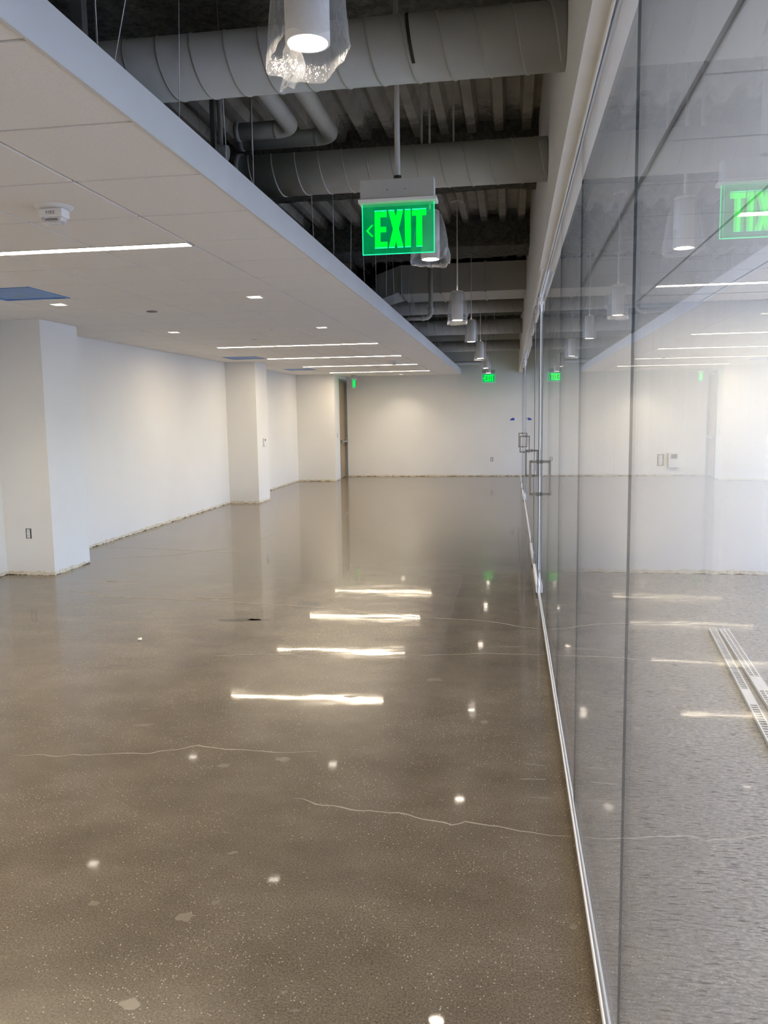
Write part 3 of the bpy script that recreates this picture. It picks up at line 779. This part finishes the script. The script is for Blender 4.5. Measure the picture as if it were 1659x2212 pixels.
outlet((-0.477, Y1, 0.43), 'y', 'uncovered power outlet low on the far end wall')
outlet((1.438, 8.22, 1.122), 'y', 'uncovered light switch beside the thermostat behind the glass', 'light_switch', 0.115)
outlet((-4.24, 19.76, 1.12), 'x', 'small dark switch beside the wooden door', 'light_switch')
def thermostat(c, axis, label, w=0.098, h=0.14):
    x, y, z = c; t = thing('thermostat', c, label, 'thermostat')
    def bx(u0, u1, w0, w1, d0, d1):
        if axis == 'y': return (x + u0, x + u1, y - d1, y - d0, z + w0, z + w1)
        return (x + d0, x + d1, y + u0, y + u1, z + w0, z + w1)
    cs = obj('case', MB().bbox(*bx(-w / 2, w / 2, -h / 2, h / 2, .004, .026), 0.004), M['plate'], t)
    obj('back_plate', MB().box(*bx(-w / 2 - .002, w / 2 + .002, -h / 2 - .003, h / 2 + .001, 0, .004)), M['screen'], t)  # dark rim painted as the shadow edge around the white case
    obj('screen', MB().box(*bx(-.028, .032, .018, .062, .026, .0268)), M['screen'], cs)
    obj('button', MB().box(*bx(-.016, .018, -.030, -.020, .026, .028)), M['white'], cs)
thermostat((1.557, 8.22, 1.118), 'y', 'white thermostat with grey screen on the wall behind the glass')
thermostat((-4.61, 14.87, 1.12), 'x', 'white thermostat on the side of the middle column', 0.11, 0.145)
tp = obj('masking_tape', MB().prism_y([(-0.03, 1.415), (0.088, 1.415), (0.088, 1.475), (0.03, 1.475), (-0.005, 1.45)], Y1 - 0.001, Y1), M['tape'])
tag(tp, 'blue masking tape scrap stuck on the far end wall', 'tape')
tg = obj('masking_tape', MB().box(0.2340, 0.2348, 7.9, 7.96, 1.04, 1.12), M['tape']); tag(tg, 'blue tape scrap on the nearest glass door behind the handle', 'tape')
tg = obj('masking_tape', MB().box(0.2485, 0.2489, 13.6, 13.75, 1.49, 1.52), M['tape']); tag(tg, 'thin blue tape strip high on the far glass', 'tape')

# ================================================================ FLOOR MARKS, GRILLES, DEBRIS
def ribbon(name, pts, w, parent, mat, seed=0):
    P = []
    for i in range(len(pts) - 1):
        a, b = Vector(pts[i]), Vector(pts[i + 1]); n = max(2, int((b - a).length / 0.035))
        for j in range(n): P.append(a.lerp(b, j / n))
    P.append(Vector(pts[-1])); m = MB(); vs = []
    for i, p in enumerate(P):
        d = (P[min(i + 1, len(P) - 1)] - P[max(i - 1, 0)]).normalized(); q = Vector((-d.y, d.x))
        off = 0.045 * noise.noise(Vector((i * 0.11, seed * 3.3, 0))) + 0.018 * noise.noise(Vector((i * 0.45, seed, 5)))
        ww = w * (0.65 + 1.2 * abs(noise.noise(Vector((i * 0.21, seed, 9))))) * min(1, (i + 1) / 6, (len(P) - i) / 6)
        c = p + q * off
        vs += [(c.x + q.x * ww, c.y + q.y * ww, 0.0006), (c.x - q.x * ww, c.y - q.y * ww, 0.0006)]
    m.add(vs, [(2 * i, 2 * i + 1, 2 * i + 3, 2 * i + 2) for i in range(len(P) - 1)])
    return obj(name, m, mat, parent)
ribbon('crack', [(-4.10, 6.96), (-3.64, 6.75), (-2.9, 6.68), (-2.4, 6.64), (-1.96, 6.56), (-1.4, 6.46), (-0.85, 6.30), (-0.3, 6.2), (-0.01, 6.09), (0.24, 5.95)], 0.008, floor, M['crack'], 1)
ribbon('crack', [(-2.44, 3.43), (-2.21, 3.45), (-1.70, 3.52), (-1.51, 3.64), (-1.1, 3.60), (-0.9, 3.62)], 0.0045, floor, M['crack'], 2)
ribbon('crack', [(-0.90, 3.15), (-0.64, 3.09), (-0.4, 3.07), (-0.22, 3.01), (-0.17, 3.035), (0.0, 3.0), (0.24, 2.965)], 0.0045, floor, M['crack'], 3)
ribbon('crack', [(-1.3, 5.15), (-0.7, 5.22), (-0.2, 5.3), (0.24, 5.36)], 0.005, floor, M['crack'], 4)
ribbon('crack', [(-2.0, 5.1), (-1.3, 5.15), (-0.95, 5.18)], 0.004, floor, M['crack'], 5)
ribbon('crack', [(-5.0, 9.4), (-4.2, 9.3), (-3.1, 9.1)], 0.007, floor, M['crack'], 6)
ribbon('crack', [(-4.6, 8.6), (-3.9, 8.9), (-3.3, 9.6), (-3.2, 10.6)], 0.007, floor, M['crack'], 7)
def blot(name, cx, cy_, rx, ry, rot, seed, mat, z=0.0009):
    m = MB(); n = 48; vs = []
    for j in range(n):
        a = 2 * math.pi * j / n; k = 1 + 0.6 * noise.noise(Vector((math.cos(a) * 1.1, math.sin(a) * 1.1, seed))) + 0.18 * noise.noise(Vector((math.cos(a) * 4, math.sin(a) * 4, seed)))
        u, v = rx * k * math.cos(a), ry * k * math.sin(a)
        vs.append((cx + u * math.cos(rot) - v * math.sin(rot), cy_ + u * math.sin(rot) + v * math.cos(rot), z))
    m.add(vs, [tuple(range(n))]); return obj(name, m, mat, floor)
for i, (a, b, rx, ry, ro) in enumerate(((-0.129, 4.096, .022, .022, .3), (0.201, 2.423, .012, .014, 0), (-1.011, 2.699, .02, .009, .6), (-1.03, 2.31, .028, .026, .9), (-0.96, 2.40, .016, .012, .8), (-1.03, 1.92, .026, .026, .7),
        (-1.36, 2.34, .018, .014, .2), (-0.62, 2.02, .010, .006, .4), (-0.57, 1.955, .015, .004, .2), (-1.30, 3.42, .03, .022, .2), (-1.05, 3.52, .035, .025, .1), (-2.68, 6.75, .07, .03, .2), (-2.5, 6.78, .05, .025, 0),
        (-0.9, 4.4, .04, .02, .1), (-1.9, 3.85, .05, .02, .3), (-0.45, 4.75, .05, .03, .1), (-0.75, 6.0, .05, .03, 0), (-3.9, 7.4, .05, .02, .2), (0.0, 5.5, .12, .02, .1), (0.1, 3.45, .06, .008, .1), (0.13, 3.28, .05, .007, .0), (0.12, 3.6, .05, .008, -.1))):
    blot('filler_patch', a, b, rx, ry, ro, i * 2.3, M['patch'])
blot('damp_stain', -2.15, 6.03, .17, .05, .15, 4.4, M['stain'])
blot('damp_stain', -1.98, 6.06, .08, .022, .1, 8.4, M['stain'])
cr = MB()
bm = bmesh.new(); bmesh.ops.create_icosphere(bm, subdivisions=2, radius=1)
for v in bm.verts:
    k = 1 + 0.4 * noise.noise(v.co * 1.7); v.co = Vector((v.co.x * .017 * k - 2.649, v.co.y * .015 * k + 5.393, max(0.0, v.co.z * .012 * k + .008)))
bm.verts.index_update(); cr.add([v.co for v in bm.verts], [[v.index for v in f.verts] for f in bm.faces]); bm.free()
tag(obj('plaster_crumb', cr, M['crumb']), 'small white plaster crumb lying on the concrete floor', 'debris')

def grille(p0, p1, width, label, seed, rows):
    """loose linear grille strip lying on the carpet from p0 (far end) to p1"""
    p0, p1 = Vector(p0), Vector(p1); L = (p1 - p0).length; ang = math.atan2((p1 - p0).y, (p1 - p0).x)
    t = thing('floor_grille', (p0.x, p0.y, 0.0), label, 'grille', 'loose linear grilles on the carpet')
    t.rotation_euler[2] = ang
    o = Vector((p0.x, p0.y, 0.0))
    def bx(m, u0, u1, v0, v1, z0, z1): return m.box(o.x + u0, o.x + u1, o.y + v0, o.y + v1, z0, z1)
    hw = width / 2
    obj('tray', bx(MB(), 0, L, -hw, hw, 0.001, 0.004), M['dmetal'], t)
    e = MB(); bx(e, 0, L, -hw, -hw + 0.008, 0.004, 0.024); bx(e, 0, L, hw - 0.008, hw, 0.004, 0.024); bx(e, 0, 0.008, -hw + 0.008, hw - 0.008, 0.004, 0.024)
    obj('side_rail', e, M['grille'], t)
    if rows == 2: obj('centre_rail', bx(MB(), 0.008, L, -0.004, 0.004, 0.004, 0.024), M['grille'], t)
    fin = MB().box(-0.006, 0.006, -hw + 0.008, hw - 0.008, 0.018, 0.023).mesh('fin', M['grille'])
    blank0 = 0.55 * L + 0.12 * seed
    bl = obj('blank_plate', bx(MB(), blank0, blank0 + 0.26, -hw + 0.008, hw - 0.008, 0.017, 0.0235), M['grille'], t)
    u = 0.03
    while u < L - 0.02:
        if not (blank0 - 0.012 < u < blank0 + 0.272):
            f = bpy.data.objects.new('fin', fin); C.objects.link(f); f.parent = t; f.location = (u, 0, 0)
        u += 0.034
grille((1.452, 6.05), (1.22, 3.75), 0.050, 'left loose linear grille strip on the carpet behind the glass', 0.6, 1)
grille((1.530, 6.05), (1.335, 3.75), 0.066, 'right loose linear grille strip on the carpet behind the glass', -1.4, 2)

# ================================================================ PLENUM SERVICES
def round_duct(y, z, r, x0, x1, label, flange=False):
    t = thing('round_duct', ((x0 + x1) / 2, y, z), label, 'duct', 'round spiral ducts above the open ceiling')
    bd = obj('body', MB().tube([(x0, y, z), (x1, y, z)], r, 48), M['duct'], t)
    pitch = 0.137; turns = (x1 - x0 - 0.02) / pitch; n = int(turns * 36); m = MB(); vs = []
    for i in range(n + 1):
        a = 2 * math.pi * i / 36; xx = x0 + 0.01 + pitch * i / 36
        for dx, dr in ((-0.0045, 0.0), (-0.002, 0.0035), (0.002, 0.0035), (0.0045, 0.0)):
            vs.append((xx + dx, y + (r + dr) * math.cos(a), z + (r + dr) * math.sin(a)))
    m.add(vs, [(4 * i + j, 4 * i + j + 1, 4 * i + j + 5, 4 * i + j + 4) for i in range(n) for j in range(3)], True)
    obj('spiral_seam', m, M['seam'], bd)
    if flange: obj('end_flange', MB().tube([(x0 - 0.012, y, z), (x0 + 0.012, y, z)], r + 0.012, 48), M['duct'], t)
    return t
D1 = round_duct(3.26, 2.978, 0.117, XL + 0.05, XB - 0.002, 'wide spiral duct across the top of the picture, nearest the camera')
sm = MB(); vs = []
for i in range(15):
    a = math.radians(100 + i * 9)
    for dx in (-0.006, 0.006): vs.append((-0.37 + dx - 0.02 * math.sin(a * 0.9), 3.26 + 0.1205 * math.cos(a), 2.978 + 0.1205 * math.sin(a)))
sm.add(vs, [(2 * i, 2 * i + 1, 2 * i + 3, 2 * i + 2) for i in range(14)], True)
obj('black_strap', sm, M['black'], D1)
round_duct(4.79, 2.993, 0.117, -1.565, XB - 0.002, 'second spiral duct, just behind the large exit sign', True)
round_duct(13.45, 3.325, 0.12, XL + 0.05, XB - 0.002, 'high spiral duct behind the rectangular duct')
round_duct(14.85, 3.13, 0.127, XL + 0.05, XB - 0.002, 'spiral duct second from the far end')
round_duct(18.85, 3.125, 0.12, XL + 0.05, XB - 0.002, 'farthest spiral duct before the end wall')
rd = thing('rectangular_duct', (-0.6, 11.72, 3.27), 'grey rectangular sheet metal duct above the pendant lights', 'duct')
obj('body', MB().bbox(-1.5, XB - 0.002, 11.3, 12.15, 3.235, 3.62, 0.004), M['duct'], rd)
for xx in (-0.95, -0.35): obj('joint_flange', MB().box(xx - 0.012, xx + 0.012, 11.285, 12.165, 3.224, 3.635), M['seam'], rd)
obj('tapered_end', MB().add([(-1.5, 11.3, 3.27), (-1.5, 11.3, 3.62), (-1.5, 12.15, 3.62), (-1.5, 12.15, 3.27), (-1.85, 11.4, 3.17), (-1.85, 11.4, 3.52), (-1.85, 12.05, 3.52), (-1.85, 12.05, 3.17)],
    [(0, 1, 5, 4), (1, 2, 6, 5), (2, 3, 7, 6), (3, 0, 4, 7), (4, 5, 6, 7)]), M['duct'], rd)
def elbow(p, q, r_, rad, n=8):
    """quarter bend points from direction +Y to -X at corner p"""
    x, y, z = p
    return [(x - rad + rad * math.cos(a), y - rad + rad * math.sin(a), z) for a in [math.pi / 2 * i / n for i in range(n + 1)]]
def bent_pipe(x, yb, z, r, ystart, xend, label):
    pts = [(x, ystart, z)] + elbow((x, yb, z), None, r, 0.085) + [(xend, yb, z)]
    t = thing('insulated_pipe', (x, yb, z), label, 'pipe', 'insulated pipes above the ceiling')
    obj('pipe_run', MB().tube(pts, r, 24), M['pipe'], t)
    for yy in (4.35,): obj('pipe_hanger', MB().tube([(x, yy, z + r - 0.003), (x, yy, ZD)], 0.005, 8), M['steel'], t)
    obj('joint_band', MB().tube([(x - 0.09, yb, z), (x - 0.105, yb, z)], r + 0.002, 24), M['seam'], t)
    obj('end_band', MB().tube([(xend + 0.005, yb, z), (xend + 0.03, yb, z)], r + 0.003, 24), M['seam'], t)
bent_pipe(-1.035, 4.86, 3.215, 0.047, 3.64, -1.60, 'pale insulated pipe with a bend, right of the pair')
bent_pipe(-1.22, 4.66, 3.205, 0.047, 3.64, -1.555, 'pale insulated pipe with a bend, left of the pair')
vt = thing('valve', (-1.77, 4.9, 3.2), 'pale pipe valve fitting near the ceiling edge', 'valve')
obj('valve_body', MB().tube([(-1.85, 4.9, 3.20), (-1.69, 4.9, 3.17)], 0.045, 20), M['pipe'], vt)
obj('valve_cap', MB().tube([(-1.865, 4.9, 3.20), (-1.84, 4.9, 3.20)], 0.06, 20), M['pipe'], vt)
obj('valve_stem', MB().tube([(-1.73, 4.9, 3.2), (-1.73, 4.9, ZD)], 0.015, 12), M['pipe'], vt)
sp = thing('sprinkler_pipe', (-1.02, 10.4, 2.80), 'pale vertical pipe with an elbow below the dark deck', 'pipe')
pts = [(-1.0, 10.4, ZD - 0.01), (-1.0, 10.4, 2.90)] + [(-1.07 + 0.07 * math.cos(a), 10.4, 2.87 - 0.07 * math.sin(a)) for a in [math.pi / 2 * i / 6 for i in range(7)]] + [(-1.6, 10.4, 2.80)]
obj('pipe_run', MB().tube(pts, 0.027, 18), M['pipe'], sp)
obj('elbow_collar', MB().tube([(-1.0, 10.4, 2.93), (-1.0, 10.4, 2.89)], 0.033, 18).tube([(-1.08, 10.4, 2.80), (-1.12, 10.4, 2.80)], 0.033, 18), M['pipe'], sp)
def plain_pipe(y, z, r, x0, x1, label): tag(obj('cross_pipe', MB().tube([(x0, y, z), (x1, y, z)], r, 18), M['pipe']), label, 'pipe', 'cross pipes above the ceiling')
plain_pipe(20.2, 2.83, 0.045, XL, -0.65, 'thin pale pipe along the top of the far end wall')
# thin rods that carry the ducts
def hanger(xx, yy, z0, label='thin rod hanging from the dark deck to a spiral duct', r=0.006, m='pipe'):
    tag(obj('hanger_rod', MB().tube([(xx, yy, z0), (xx, yy, ZD - 0.005)], r, 8), M[m]), label, 'rod', 'duct hanger rods')
for xx, yy, z0 in ((-0.505, 4.79, 3.11), (-0.325, 4.79, 3.11), (-1.5, 4.79, 3.11), (-1.0, 14.85, 3.257), (-0.3, 14.85, 3.257), (-0.9, 18.85, 3.245), (-0.4, 18.85, 3.245), (-0.45, 13.45, 3.445)): hanger(xx, yy, z0)
tag(obj('strut_channel', MB().box(-1.602, -1.578, 4.38, 4.41, 2.78, ZD - 0.002), M['steel']), 'dark vertical strut by the near ceiling edge', 'strut')
tag(obj('strut_channel', MB().box(-1.555, -1.515, 2.88, 2.92, 2.78, ZD - 0.002), M['steel']), 'dark vertical strut at the top left corner', 'strut')
# suspension wires of the tiled ceiling
def wire(x0, y0, x1, y1): tag(obj('suspension_wire', MB().tube([(x0, y0, ZC + 0.142), (x1, y1, ZD - 0.004)], 0.0016, 6), M['wire']), 'thin steel wire holding up the edge of the tiled ceiling', 'wire', 'ceiling suspension wires')
for k in range(0, 22):
    yy = (2.49, 3.12, 3.65)[k] if k < 3 else 4.04 + 0.62 * (k - 3)
    if any(abs(yy - q) < w for q, w in ((4.72, 0.2), (11.75, 0.52), (13.45, 0.15), (14.85, 0.16), (10.4, 0.06))): continue
    wire(XF - 0.006, yy, XF - 0.006 + (0.0, 0.02, -0.02)[k % 3], yy + (0.0, 0.05, -0.03)[k % 3])
wire(XF - 0.006, 2.60, XF + 0.10, 2.86)
for k in range(0, 9):
    wire(-1.832, 3.6 + 1.23 * k, -1.832, 3.6 + 1.23 * k)
